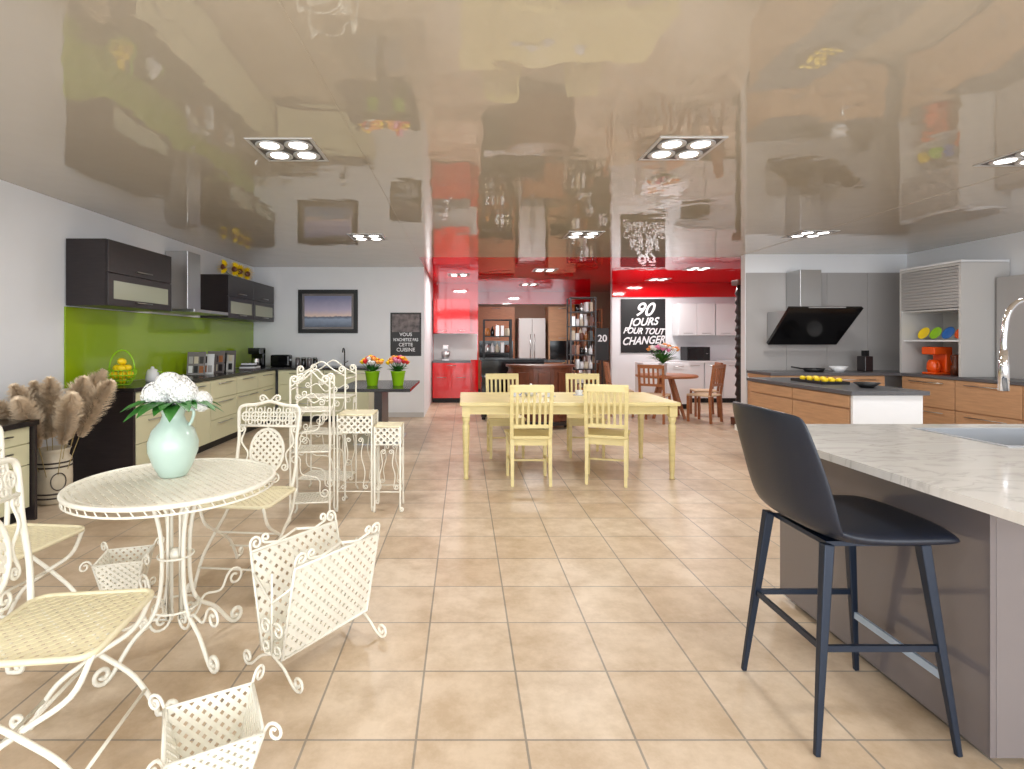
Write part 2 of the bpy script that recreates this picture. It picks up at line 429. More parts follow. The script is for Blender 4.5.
cabinet('wall_cabinet','dark wall cabinet with steel handles beside the extractor hood',(-3.5,8.3,0),pi/2,1.78,.37,1.66,2.27,[(-.89,0,1.66,1.97,'g'),(-.89,0,1.97,2.27,'d'),(0,.89,1.66,1.97,'g'),(0,.89,1.97,2.27,'d')],wenge,wenge,plinth=0,hl=.25,hpos='bot')
o=thing('extractor_hood','stainless chimney extractor hood between dark wall cabinets','cooker hood',(-3.44,6.7,0))
MB().box(-.24,.03,-.16,.16,1.721,2.45).obj('chimney',steel,o,bev=.004)
MB().box(-.24,.26,-.45,.45,1.68,1.72).obj('canopy',steel,o,bev=.005)
for i in range(2):
    cy=3.64-i*.66
    cabinet('low_cabinet','low cream drawer cabinet with black top along the wall',(-3.48,cy,0),pi/2,.655,.42,0,.71,[(-.327,.327,.1,.42,'r'),(-.327,.327,.42,.58,'r'),(-.327,.327,.58,.705,'r')],creamk,creamk,hl=.3)
MB().box(-3.69,-3.21,2.65,4.01,.711,.75).obj('cabinet_top',worktop,bev=.003,label='black worktop over low cream drawer cabinets',cat='worktop')
MB().box(-3.69,-3.22,3.975,4.0,0,.71).obj('end_panel',wenge,label='dark end panel of the low drawer cabinet',cat='cabinet panel')
# ---------------- right kitchen
for i in range(2):
    cy=5.13+i*.82
    cabinet('island_cabinet','oak fronted kitchen island cabinet under grey worktop',(3.75,cy,0),-pi/2,.815,.6,0,.86,[(-.407,.407,.1,.42,'r'),(-.407,.407,.42,.73,'r'),(-.407,.407,.74,.855,'r')],woodk,woodk,hm=None)
MB().box(3.44,4.06,4.69,4.715,0,.86).obj('end_panel',wht,label='white end panel closing the oak kitchen island',cat='cabinet panel')
MB().box(3.41,4.1,4.66,6.4,.861,.9).obj('island_worktop',greytop,bev=.004,label='grey worktop on the oak kitchen island',cat='worktop')
for i in range(2):
    w_=.78
    cabinet('base_cabinet','oak fronted base cabinet against grey wall panels',(4.6+i*.785,7.58,0),0,w_,.58,0,.86,[(-w_/2,w_/2,.1,.48,'r'),(-w_/2,w_/2,.49,.855,'r')],woodk,woodk,hm=steel,hl=.5)
for i in range(3):
    w_=.78
    cabinet('base_cabinet','oak fronted drawer cabinet along the side wall',(6.3,6.86-i*.785,0),-pi/2,w_,.58,0,.86,[(-w_/2,w_/2,.1,.48,'r'),(-w_/2,w_/2,.49,.855,'r')],woodk,woodk,hm=steel,hl=.5)
MB().prism([(4.2,7.26),(5.98,7.26),(5.98,4.88),(6.6,4.88),(6.6,7.88),(4.2,7.88)],.861,.9).obj('kitchen_worktop',greytop,bev=.004,label='L-shaped grey worktop on oak base cabinets',cat='worktop')
o=thing('niche_cabinet','light grey tall cabinet with roller shutter and open niche','cabinet',(6.3,6.85,0),-pi/2)
b_=MB(); b_.box(-.45,-.42,-.3,.29,.902,2.29).box(.42,.45,-.3,.29,.902,2.29).box(-.42,.42,-.3,.29,2.26,2.29).box(-.42,.42,.27,.29,.902,2.26).box(-.42,.42,-.28,.27,1.72,1.74)
b_.obj('body',lgrey,o)
MB().box(-.42,.42,-.27,.27,1.33,1.35).obj('shelf',wht,o)
s_=MB()
for i in range(13): s_.box(-.419,.419,-.3,-.285,1.75+i*.039,1.785+i*.039)
s_.obj('roller_shutter',grey,o)
MB().box(-.45,.45,-.3,.29,2.295,2.32).obj('top_trim',wht,o)
MB().box(6.4,6.59,5.0,6.37,.901,2.1).obj('wall_panel',grey,label='grey wall panel above side worktop',cat='wall panel')
o=thing('extractor_hood','angled black glass extractor hood with steel chimney','cooker hood',(4.925,7.69,0))
MB().add([(-.5,-.5,1.78),(.5,-.5,1.78),(.5,.03,1.28),(-.5,.03,1.28),(-.5,-.46,1.81),(.5,-.46,1.81),(.5,.07,1.31),(-.5,.07,1.31)],[(0,1,2,3),(7,6,5,4),(0,4,5,1),(1,5,6,2),(2,6,7,3),(3,7,4,0)]).obj('glass_front',blackg,o,bev=.004)
MB().add([(-.42,-.36,1.76),(.42,-.36,1.76),(.42,.1,1.32),(-.42,.1,1.32),(-.42,.18,1.76),(.42,.18,1.76),(.42,.18,1.32),(-.42,.18,1.32)],[(0,1,2,3),(7,6,5,4),(0,4,5,1),(1,5,6,2),(2,6,7,3),(3,7,4,0)]).obj('body',steel,o)
MB().box(-.14,.16,-.15,.18,1.765,2.35).obj('chimney',steel,o,bev=.003)
MB().box(-.25,.25,-.512,-.501,1.785,1.8).obj('control_strip',steel,o)
# ---------------- marble island
o=thing('kitchen_island','glossy taupe grey kitchen island with white marble worktop and sink','kitchen island',(0,0,0))
bd=MB(); bd.box(1.68,2.2,1.7,2.78,.08,.86).box(3.02,3.3,1.7,2.78,.08,.86).box(2.2,3.02,1.7,2.16,.08,.86).box(2.2,3.02,2.16,2.78,.08,.7); bd.obj('body',dgrey,o)
MB().box(1.72,3.3,1.73,2.75,0,.079).obj('plinth',black,o)
MB().box(1.68,3.28,1.672,1.698,.03,.867).obj('end_panel',mgrey,o,bev=.001)
MB().box(1.660,1.679,1.672,2.785,.03,.867).obj('side_panel',dgrey,o,bev=.001)
x0,x1,y0,y1=1.45,3.4,1.2,2.84; a0,a1,c0,c1=2.3,2.95,2.24,2.68
wt=MB()
for X0,X1,Y0,Y1 in ((x0,a0,y0,y1),(a1,x1,y0,y1),(a0,a1,y0,c0),(a0,a1,c1,y1)):
    wt.box(X0,X1,Y0,Y1,.869,.9)
wt.obj('worktop',marble,o)
sk=MB(); sk.box(a0,a0+.003,c0,c1,.78,.902).box(a1-.003,a1,c0,c1,.78,.902).box(a0+.003,a1-.003,c0,c0+.003,.78,.902).box(a0+.003,a1-.003,c1-.003,c1,.78,.902).box(a0,a1,c0,c1,.775,.78)
for X0,X1,Y0,Y1 in ((a0-.02,a1+.02,c0-.02,c0),(a0-.02,a1+.02,c1,c1+.02),(a0-.02,a0,c0,c1),(a1,a1+.02,c0,c1)): sk.box(X0,X1,Y0,Y1,.9005,.904)
sk.obj('sink',sinkm,o)
o=thing('kitchen_faucet','tall smooth arched chrome faucet beside island sink','faucet',(3.04,2.76,.9005))
MB().lathe([(.03,0),(.03,.02),(.02,.03),(.018,.2),(.018,.3)],n=16).obj('base',chrome,o)
pts=cat([(0,0,.3),(0,0,.48),(-.03,-.005,.58),(-.10,-.02,.645),(-.19,-.035,.645),(-.26,-.05,.58),(-.285,-.055,.46),(-.285,-.055,.4)],8)
MB().tube(pts,.013,14).obj('spout',chrome,o)
MB().tube([(-.285,-.055,.4),(-.285,-.055,.3),(-.285,-.055,.19)],[.016,.021,.022],16).obj('spray_head',chrome,o)
MB().tube([(0,.02,.08),(.07,.03,.12)],.006,8).obj('lever',chrome,o)
# ---------------- bar stool
def barstool(loc,rot):
    o=thing('bar_stool','blue-black leather bar stool with low curved back','chair',loc,rot)
    def shell(prof,name,NU=15):
        vs=[];fs=[];n=len(prof)
        for side in (0,1):
            for j,(y,z,hw,th,wr,ri) in enumerate(prof):
                y_,z_=prof[min(j+1,n-1)][:2]; y0,z0=prof[max(j-1,0)][:2]
                t=Vector((y_-y0,z_-z0)).normalized(); nn=Vector((-t.y,t.x))
                for i in range(NU):
                    u=-1+2*i/(NU-1); au=abs(u)
                    e=1-.55*au**6
                    k=(th/2)*e*(1 if side else -1)
                    if j in (0,n-1): k*=.55
                    vs.append((u*hw,y-wr*au**2.6+nn.x*k,z+ri*au**2.5+nn.y*k))
        o1=NU*n
        for j in range(n-1):
            for i in range(NU-1):
                a=j*NU+i; fs.append((a,a+1,a+NU+1,a+NU)); fs.append((o1+a,o1+a+NU,o1+a+NU+1,o1+a+1))
        for i in range(NU-1):
            fs.append((i,o1+i,o1+i+1,i+1)); a=(n-1)*NU+i; fs.append((a,a+1,o1+a+1,o1+a))
        for j in range(n-1):
            a=j*NU; fs.append((a,a+NU,o1+a+NU,o1+a)); a=j*NU+NU-1; fs.append((a,o1+a,o1+a+NU,a+NU))
        MB().add(vs,fs,0,True).obj(name,leather,o,sub=2)
    shell([(.325,1.115,.220,.026,.05,-.015),(.312,1.065,.232,.029,.052,-.005),(.288,.97,.240,.031,.058,0),(.265,.88,.244,.033,.065,0),(.242,.80,.244,.036,.065,0),(.212,.73,.240,.04,.05,.01),(.155,.694,.232,.042,.015,.012)],'backrest')
    shell([(.19,.712,.230,.05,.02,.02),(.12,.694,.234,.056,.0,.014),(.04,.690,.238,.058,0,.008),(-.06,.694,.240,.058,0,.004),(-.16,.700,.240,.058,0,.0),(-.235,.704,.236,.052,-.015,-.004),(-.268,.700,.222,.04,-.025,-.006)],'seat')
    def lp(sx,sy,t):
        return Vector((sx*(.225-.055*t),sy*(.23-.07*t),.668*t))
    for sx in (-1,1):
        for sy in (-1,1):
            MB().beam(lp(sx,sy,0),lp(sx,sy,1),.018,.018,.034,.034).obj('leg',legm,o,bev=.004)
    r=MB(); t=.5
    A=[lp(-1,-1,t),lp(-1,1,t),lp(1,1,t),lp(1,-1,t)]
    for i in range(3): r.beam(A[i],A[i+1],.012,.020,up=(0,0,1))
    r.obj('stretcher',legm,o)
    MB().beam(lp(-1,-1,.36),lp(1,-1,.36),.012,.026,up=(0,0,1)).obj('footrest',mat('footrest_metal',(170,190,215),.3,.5),o)
    MB().box(-.15,.15,-.15,.15,.652,.668).obj('seat_frame',legm,o)
    return o
barstool((1.375,1.945,0),pi/2)
# ---------------- yellow table
o=thing('dining_table','long pale yellow painted dining table','table',(1.02,5.6,0))
MB().box(-1.06,1.06,-.52,.5,.715,.75).obj('table_top',yellow,o,bev=.006)
MB().box(-1,1,-.46,-.435,.63,.714).box(-1,1,.43,.455,.63,.714).box(-1.0,-.975,-.435,.43,.63,.714).box(.975,1.0,-.435,.43,.63,.714).obj('apron',yellow,o)
for sx in (-1,1):
    for sy in (-1,1):
        m=MB(); cx,cy=sx*1.0,sy*.455
        m.cbox((cx,cy,.66),(.075,.075,.105)); 
        m.lathe([(.022,0),(.026,.01),(.019,.03),(.024,.08),(.034,.45),(.036,.52),(.026,.54),(.037,.57),(.037,.6),(.03,.608)],(cx,cy,0),14)
        m.obj('leg',yellow,o)
def ychair():
    o=thing('dining_chair','pale yellow wooden dining chair with slatted back','chair',group='yellow slat back chairs')
    MB().prism([(-.22,-.2),(.22,-.2),(.19,.2),(-.19,.2)],.43,.46).obj('seat',yellow,o,bev=.008)
    MB().box(-.19,.19,-.185,-.165,.37,.429).box(-.17,.17,.165,.18,.37,.429).box(-.195,-.175,-.17,.17,.37,.429).box(.175,.195,-.17,.17,.37,.429).obj('apron',yellow,o)
    for sx in (-1,1):
        MB().beam((sx*.185,-.175,0),(sx*.185,-.175,.43),.028,.028,.038,.038).obj('leg',yellow,o)
        MB().beam((sx*.175,.225,0),(sx*.175,.185,.43),.028,.03,.036,.036).obj('leg',yellow,o)
    bk=MB()
    for sx in (-1,1): bk.beam((sx*.178,.186,.44),(sx*.185,.26,.93),.034,.03)
    bk.beam((-.2,.255,.905),(.2,.255,.905),.07,.025,up=(0,1,0)); bk.beam((-.17,.202,.55),(.17,.202,.55),.035,.02,up=(0,1,0))
    for i in range(6):
        x=-.13+.052*i; bk.beam((x,.2,.55),(x,.252,.88),.024,.012)
    bk.obj('backrest',yellow,o,bev=.003)
    st=MB()
    for sx in (-1,1): st.beam((sx*.183,-.175,.2),(sx*.177,.205,.2),.018,.018,up=(0,0,1))
    st.beam((-.18,.02,.2),(.18,.02,.2),.018,.018,up=(0,0,1)); st.obj('stretcher',yellow,o)
    return o
c1=ychair(); c1.location=(.62,5.1,0); c1.rotation_euler=(0,0,pi)
clone(c1,(1.38,5.12,0),pi-.3)
clone(c1,(.48,6.22,0),.06); clone(c1,(1.42,6.22,0),-.1)
o=thing('teapot','white ceramic teapot on yellow table','teapot',(.72,5.7,.75))
MB().lathe([(.05,0),(.075,.03),(.08,.06),(.06,.095),(.03,.105),(.03,.11),(.01,.115),(.012,.13),(.001,.135)]).obj('body',wht,o)
MB().tube([(.07,0,.04),(.11,0,.07),(.13,0,.1)],[.014,.01,.008],8).obj('spout',wht,o)
MB().tube(cat([(-.07,0,.08),(-.115,0,.085),(-.11,0,.04),(-.072,0,.035)],4),.006,6).obj('handle',wht,o)
def cup():
    o=thing('teacup','small white and blue teacup on the table','cup',group='teacups on the yellow table')
    MB().lathe([(.055,0),(.07,.008),(.03,.008),(.028,.012),(.04,.05),(.042,.055),(.036,.053),(.02,.02),(.001,.018)]).obj('bowl',wht,o)
    MB().tube(cat([(.038,0,.045),(.06,0,.04),(.055,0,.02),(.034,0,.02)],4),.004,6).obj('handle',blue,o)
    return o
q=cup(); q.location=(.55,5.65,.75); clone(q,(.9,5.6,.75),1); clone(q,(1.25,5.75,.75),2)
# ---------------- lace furniture
def lacechair(label,loc,rot,K=1.0):
    o=thing('garden_chair',label,'chair',loc,rot,group='cream lattice garden chairs')
    M=plane((0,0,.45),(1,0,0),(0,1,0))
    sh=rrect(.41,.39,.05,6)
    f=MB(); f.tube([M(*p) for p in sh],.010,8,closed=True)
    lattice(f,[(p[0]*.97,p[1]*.97) for p in sh],M,.028,.0175,.002)
    f.obj('seat',weave,o)
    Mb=plane((0,.2,.46),(1,0,0),(0,.13,1))
    b=MB()
    fr=cat([(-.17,-.02,0),(-.19,.12,0),(-.185,.28,0),(-.195,.40,0),(-.185,.475,0),(-.09,.49,0),(0,.51,0),(.09,.49,0),(.185,.475,0),(.195,.40,0),(.185,.28,0),(.19,.12,0),(.17,-.02,0)],5)
    b.tube([Mb(p.x,p.y) for p in fr],.011,8)
    b.tube([Mb(-.185,.36),Mb(.185,.36)],.009,6)
    for i in range(6):
        x=-.15+i*.06
        b.tube([Mb(*p) for p in circ(.028,14,.023,(x,.418))],.0065,6,closed=True)
        b.tube([Mb(x,.365),Mb(x,.478)],.005,5); b.tube([Mb(x-.03,.418),Mb(x+.03,.418)],.005,5)
        if i<5:
            b.tube([Mb(*p) for p in circ(.014,10,.012,(x+.03,.455))],.005,6,closed=True); b.tube([Mb(*p) for p in circ(.014,10,.012,(x+.03,.383))],.005,6,closed=True)
    el=circ(.135,28,.105,(0,.205)); b.tube([Mb(*p) for p in el],.010,8,closed=True)
    lattice(b,el,Mb,.03,.016,.002)
    b.tube([Mb(0,.34),Mb(0,.37)],.006,6); b.tube([Mb(0,.0),Mb(0,.07)],.006,6)
    for s in (-1,1):
        scurve(Mb,b,(s*.150,.33),(s*.14,.12),.024,.006,.2,s)
        pts=[(s*.0,.03),(s*.06,.02)]; b.tube(m2(Mb,pts+spir(pts[-1],0 if s>0 else pi,.03,1.2,s)),.006,6)
        top=[(s*.0,.51),(s*.03,.54)]; b.tube(m2(Mb,top+spir(top[-1],pi/3 if s>0 else 2*pi/3,.022,1.2,-s)),.006,6)
    b.obj('backrest',cream,o)
    for s in (-1,1):
        x=s*.2
        Ml=plane((x,0,0),(0,1,0),(0,0,1))
        l=MB(); p=cat([(.19,.45,0),(.13,.33,0),(0,.24,0),(-.12,.15,0),(-.19,.04,0),(-.2,.008,0)],5)
        pp=[(a.x,a.y) for a in p]+[(-.225,.009),(-.25,.012)]; pp+=spir(pp[-1],pi*.95,.022,1.1,-1)
        l.tube(m2(Ml,pp),.009,8); l.obj('leg',cream,o)
        l=MB(); p=cat([(-.19,.45,0),(-.13,.33,0),(0,.24,0),(.12,.15,0),(.19,.04,0),(.2,.008,0)],5)
        pp=[(a.x,a.y) for a in p]+[(.225,.009),(.25,.012)]; pp+=spir(pp[-1],pi*.05,.022,1.1,1)
        Ml=plane((x-s*.018,0,0),(0,1,0),(0,0,1)); l.tube(m2(Ml,pp),.009,8); l.obj('leg',cream,o)
    for y_,z_ in ((0,.24),(-.16,.1),(.16,.1)): MB().tube([(-.2,y_,z_),(.2,y_,z_)],.006,8).obj('stretcher',cream,o)
    return o
ca=lacechair('cream wrought iron chair with oval lattice back beside the round table',(-1.24,3.05,0),-.1)
clone(ca,(-1.275,1.68,0),pi/2+.12,label='cream wrought iron chair with woven seat facing the round table')
clone(ca,(-2.02,2.36,0),pi/2-.1,label='cream wrought iron chair with yellowish lattice seat under the table edge')
o=thing('garden_table','round cream lattice garden table on scrolled iron legs','table',(-1.25,2.3,0))
M=plane((0,0,.74),(1,0,0),(0,1,0))
f=MB(); R=.40
f.tube([M(*p) for p in circ(R,56)],.010,8,closed=True)
f.tube([M(*p) for p in circ(R-.035,56)],.004,6,closed=True)
lattice(f,circ(R,40),M,.029,.0175,.002)
f.tube([M(p[0],p[1],-.03) for p in circ(R,56)],.005,6,closed=True)
for i in range(56):
    a=2*pi*i/56; f.tube([M(R*math.cos(a),R*math.sin(a)),M(R*math.cos(a+.05),R*math.sin(a+.05),-.03)],.003,4)
f.obj('table_top',cream,o)
for i in range(4):
    a=pi/4+i*pi/2+.2
    Ml=plane((0,0,0),(math.cos(a),math.sin(a),0),(0,0,1))
    l=MB()
    l.tube(m2(Ml,[(p.x,p.y) for p in cat([(.24,.735,0),(.12,.68,0),(.07,.55,0),(.06,.35,0),(.09,.2,0),(.18,.12,0),(.25,.03,0),(.28,.009,0)],5)]+spir((.28,.009),-.1,.035,1.2,1)),.009,8)
    l.tube([Ml(.10,.72),Ml(.035,.6),Ml(.035,.15),Ml(.1,.18)],.007,8)
    scurve(Ml,l,(.1,.14),(.24,.24),.045,.006,.3,1)
    l.obj('leg',cream,o)
MB().tube([(.07*math.cos(t*pi/8),.07*math.sin(t*pi/8),.42) for t in range(16)],.005,6,closed=True).obj('ring',cream,o)
MB().tube([(.09*math.cos(t*pi/8),.09*math.sin(t*pi/8),.2) for t in range(16)],.005,6,closed=True).obj('ring',cream,o)
MB().ball((0,0,.42),.03).obj('finial',cream,o)
vz=.744
vx,vy=-1.30,2.37
o=thing('flower_vase','pale mint green glazed jug vase on the round table','vase',(vx,vy,vz))
MB().lathe([(.052,0),(.057,.005),(.08,.05),(.101,.11),(.103,.15),(.086,.205),(.052,.245),(.044,.27),(.053,.3),(.06,.32),(.056,.322),(.043,.29),(.03,.28)],n=36).obj('body',mint,o)
MB().tube(cat([(.05,0,.3),(.09,0,.29),(.085,0,.25),(.07,0,.225)],4),.007,8).obj('handle',mint,o)
o=thing('hydrangea','white hydrangea bouquet with green leaves in mint vase','flower',(vx,vy,vz+.285))
def flowerball(c,r,n,pm,parent,name='flower_head'):
    m=MB(); c=Vector(c)
    m.ball(c,r*.88,n=12,m=8)
    for i in range(n):
        ph=math.acos(1-2*(i+.5)/n); th=pi*(1+5**.5)*i
        d=Vector((math.sin(ph)*math.cos(th),math.sin(ph)*math.sin(th),math.cos(ph)))
        u=d.orthogonal().normalized(); v=d.cross(u); s=r*.2; p=c+d*r*random.uniform(.92,1.02)
        for k in range(4):
            a=k*pi/2+i; e=u*math.cos(a)+v*math.sin(a); g=d.cross(e)
            m.add([p,p+e*s*.6+g*s*.45+d*s*.22,p+e*s*1.1+d*s*.05,p+e*s*.6-g*s*.45+d*s*.22],[(0,1,2,3)],0)
    return m.obj(name,pm,parent)
for c,r in (((-.06,-.02,.075),.062),((.055,-.02,.085),.06),((0,.04,.10),.062),((-.005,-.03,.125),.055),((.115,.02,.045),.046)):
    flowerball(c,r,110,petal,o)
m=MB()
for i in range(24):
    a=i*2.4; m.leaf((.02*math.cos(a),.02*math.sin(a),.03),(math.cos(a),math.sin(a),.25+.3*random.random()),.16+.06*random.random(),.07,0,.5)
m.tube([(0,0,-.1),(0,0,.09)],.006,6); m.obj('foliage',leafm,o)
def rack():
    o=thing('magazine_rack','cream lattice iron magazine rack with scrolled ends on tiled floor','magazine rack',(-.635,2.3,0),-.60)
    for s in (-1,1):
        Mp=plane((s*.065,0,.10),(0,1,0),(s*.2,0,1)); m=MB()
        poly=[(-.23,0),(.23,0),(.23,.38),(-.23,.38)]
        lattice(m,poly,Mp,.034,.020,.002)
        m.tube([Mp(*p) for p in poly],.008,8,closed=True)
        for e in (-1,1):
            m.tube(m2(Mp,[(e*.23,.38),(e*.23,.41)]+spir((e*.23,.41),pi/2,.028,1.3,e)),.006,6)
            pts=[(e*.0,.41),(e*.1,.385),(e*.16,.40)]
            m.tube(m2(Mp,pts+spir(pts[-1],0.3 if e>0 else pi-.3,.02,1.2,e)),.006,6)
        m.obj('side_panel',cream,o)
    m=MB()
    Mb=plane((0,0,.10),(1,0,0),(0,1,0)); lattice(m,[(-.065,-.23),(.065,-.23),(.065,.23),(-.065,.23)],Mb,.034,.020,.002); m.obj('base',cream,o)
    for e in (-1,1):
        Me=plane((0,e*.23,0),(1,0,0),(0,0,1))
        m=MB()
        for s in (-1,1):
            m.tube(m2(Me,[(p.x,p.y) for p in cat([(s*.0,.10,0),(s*.07,.07,0),(s*.13,.02,0),(s*.16,.008,0)],4)]+spir((s*.16,.008),0 if s>0 else pi,.03,1.3,s)),.006,6)
            m.tube(m2(Me,spir((s*.004,.2),pi/2,.035,1.4,-s)),.005,6)
            m.tube(m2(Me,spir((s*.004,.12),-pi/2,.03,1.4,s)),.005,6)
        m.tube([Me(-.13,.40),Me(0,.3),Me(.13,.40)],.005,6); m.tube([Me(0,.10),Me(0,.42)],.005,6)
        m.obj('end_scroll',cream,o)
    return o
rack()
def planter(name,label,loc,rot,w0,w1,z0,h,sp=.024,ww=.0135):
    o=thing(name,label,'planter',loc,rot)
    for k in range(4):
        a=k*pi/2; R=Matrix.Rotation(a,4,'Z'); sl=(w1-w0)/2
        n=R@Vector((0,-1,0)); u=R@Vector((1,0,0)); up=(Vector((0,0,h))+n*sl)
        Mp=plane(n*(w0/2)+Vector((0,0,z0)),u,up); L=up.length
        m=MB(); poly=[(-w0/2,0),(w0/2,0),(w1/2,L),(-w1/2,L)]
        lattice(m,poly,Mp,sp,ww,.002); m.tube([Mp(*p) for p in poly],.006,6,closed=True)
        m.obj('side_panel',cream,o)
        d=(R@Vector((1,-1,0))).normalized(); Mf=plane((0,0,0),d,(0,0,1)); c=w0*.707; c1=w1*.707
        MB().tube(m2(Mf,[(p.x,p.y) for p in cat([(c,z0,0),(c+.01,z0*.5,0),(c+.04,.008,0)],4)]+spir((c+.04,.008),0,.022,1.2,1)),.005,6).obj('scroll_foot',cream,o)
        MB().tube(m2(Mf,[(c1,z0+h),(c1+.01,z0+h+.02)]+spir((c1+.01,z0+h+.02),1.2,.028,1.3,-1)),.005,6).obj('corner_scroll',cream,o)
    m=MB(); lattice(m,[(-w0/2,-w0/2),(w0/2,-w0/2),(w0/2,w0/2),(-w0/2,w0/2)],plane((0,0,z0),(1,0,0),(0,1,0)),sp,ww); m.obj('base',cream,o)
    return o
planter('plant_basket','square cream lattice metal planter with scrolled corners',(-.74,1.56,0),.5,.16,.25,.06,.17)
planter('plant_basket','small cream lattice planter behind the round table',(-1.78,2.78,0),.3,.15,.22,.05,.17)
def pstand(label,loc,w,h,rot=0):
    o=thing('plant_stand',label,'plant stand',loc,rot)
    m=MB(); M=plane((0,0,h),(1,0,0),(0,1,0)); q=[(-w/2,-w/2),(w/2,-w/2),(w/2,w/2),(-w/2,w/2)]
    m.tube([M(*p) for p in q],.008,8,closed=True); m.box(-w/2,w/2,-w/2,w/2,h-.004,h+.004); m.obj('shelf',weave,o)
    for k in range(4):
        R=Matrix.Rotation(k*pi/2,4,'Z'); n=R@Vector((0,-1,0)); u=R@Vector((1,0,0))
        Mp=plane(n*(w/2)+Vector((0,0,0)),u,(0,0,1)); m=MB()
        poly=[(-w/2,h-.14),(w/2,h-.14),(w/2,h),(-w/2,h)]
        lattice(m,poly,Mp,.035,.014,.002); m.tube([Mp(*poly[0]),Mp(*poly[1])],.005,6)
        m.obj('apron',cream,o)
        MB().tube([Mp(-w/2,.16),Mp(w/2,.16)],.005,6).obj('lower_rail',cream,o)
        l=MB(); l.tube(m2(Mp,[(w/2,h),(w/2,.03),(w/2+.004,.008)]+spir((w/2+.004,.008),-.2,.018,1,1)),.008,8)
        l.obj('leg',cream,o)
        l=MB(); scurve(Mp,l,(-w/4,.2),(-w/4,h-.2),.02,.004,.08,1); l.obj('scroll',cream,o)
        l=MB(); scurve(Mp,l,(w/4,.2),(w/4,h-.2),.02,.004,.08,-1); l.obj('scroll',cream,o)
    return o
pstand('tall square cream iron plant stand with lattice band',(-.86,4.3,0),.27,.76)
pstand('shorter square cream iron plant stand with lattice band',(-.6,4.25,0),.2,.67)
def etagere(label,loc,rot,w,d,h):
    o=thing('shelf_stand',label,'shelf',loc,rot)
    for k,(sx,sy) in enumerate(((-1,-1),(1,-1),(1,1),(-1,1))):
        x,y=sx*w/2,sy*d/2; Ml=plane((x,y,0),(sx,0,0),(0,0,1)); l=MB()
        l.tube(m2(Ml,[(.02,.009),(0,.04),(0,h)]+spir((0,h),pi/2,.03,1.3,1)),.008,8); l.obj('post',cream,o)
    for z in (.16,h*.5,h*.78):
        m=MB(); M=plane((0,0,z),(1,0,0),(0,1,0)); q=[(-w/2,-d/2),(w/2,-d/2),(w/2,d/2),(-w/2,d/2)]
        m.tube([M(*p) for p in q],.006,6,closed=True); lattice(m,q,M,.03,.014); m.obj('shelf',cream,o)
    for s in (-1,1):
        Mp=plane((0,s*d/2,0),(1,0,0),(0,0,1))
        for A_,B_,r_,s2 in (((-w/4,h*.55),(w/4,h*.74),.03,1),((w/4,h*.22),(-w/4,h*.45),.035,-1),((-w/4,h*.86),(w/4,h*.86),.025,1)):
            m=MB(); scurve(Mp,m,A_,B_,r_,.005,.3,s2); m.obj('scroll',cream,o)
        MB().tube(m2(Mp,[(p.x,p.y) for p in cat([(-w/2,h*.95,0),(-w/4,h*1.0,0),(0,h*1.06,0),(w/4,h*1.0,0),(w/2,h*.95,0)],5)]),.006,6).obj('top_rail',cream,o)
    for s in (-1,1):
        Mp=plane((s*w/2,0,0),(0,1,0),(0,0,1))
        m=MB(); scurve(Mp,m,(-d/4,h*.55),(d/4,h*.74),.03,.005,.3,1); m.obj('scroll',cream,o)
        MB().tube([Mp(-d/2,h*.93),Mp(d/2,h*.93)],.006,6).obj('side_rail',cream,o)
    return o
etagere('cream wrought iron shelf stand with scrolls and lattice shelves',(-1.14,4.0,0),.12,.28,.26,1.06)
etagere('tall cream wrought iron stand with curled tops near plant stands',(-1.2,4.66,0),-.1,.42,.3,1.1)
# ---------------- pampas
cxp,cyp=-3.42,4.42
o=thing('floor_vase','cream stoneware crock vase with dark markings on the floor','vase',(cxp,cyp,0))
MB().lathe([(.10,0),(.125,.02),(.13,.2),(.125,.36),(.105,.39),(.112,.43),(.122,.45),(.112,.45),(.1,.38)],n=28).obj('body',stone,o)
for z_ in (.05,.085,.30,.335): MB().lathe([(.1315,z_),(.1325,z_+.006),(.1315,z_+.012)],n=28).obj('band',ink,o)
MB().tube([(.133*math.sin(.9+.4*math.cos(t)),-.133*math.cos(.9+.4*math.cos(t)),.19+.07*math.sin(t)) for t in [i*pi/10 for i in range(20)]],.004,5,closed=True).obj('emblem',ink,o)
def pampas():
    o=thing('pampas_grass','dried beige pampas grass plume in stoneware crock','dried grass',group='pampas grass stalks in the crock')
    pts=cat([(0,0,0),(.02,0,.35),(.05,0,.6),(.08,0,.8)],5); MB().tube(pts,.003,5).obj('stem',stemm,o)
    pl=cat([(.045,0,.50),(.07,0,.66),(.11,0,.84),(.18,0,1.0)],16); m=MB(); n=len(pl)
    for i,p in enumerate(pl):
        t=i/(n-1); R=.125*math.sin(pi*(t*.8+.12))
        tg=(pl[min(i+1,n-1)]-pl[max(i-1,0)]).normalized()
        for k in range(46):
            a=random.uniform(0,2*pi)
            u=tg.orthogonal().normalized(); v=tg.cross(u); d=(u*math.cos(a)+v*math.sin(a))
            q=R*random.uniform(.35,1.1)
            e=p+d*q*.9+tg*q*.8-Vector((0,0,.015)); s=d.cross(tg)*.0036
            mid=p+d*q*.5+tg*q*.35
            m.add([p-s*.5,p+s*.5,mid+s*1.2,e,mid-s*1.2],[(0,1,2,3,4)])
    m.obj('plume',pampm,o); return o
pg=pampas()
specp=[(-1.0,.12),(0.1,.10),(-.4,.22),(.5,.16),(-1.6,.22),(-1.8,.34),(-.1,.34),(.9,.10),(-.7,.40),(-1.3,.42),(1.3,.25),(-1.55,.05)]
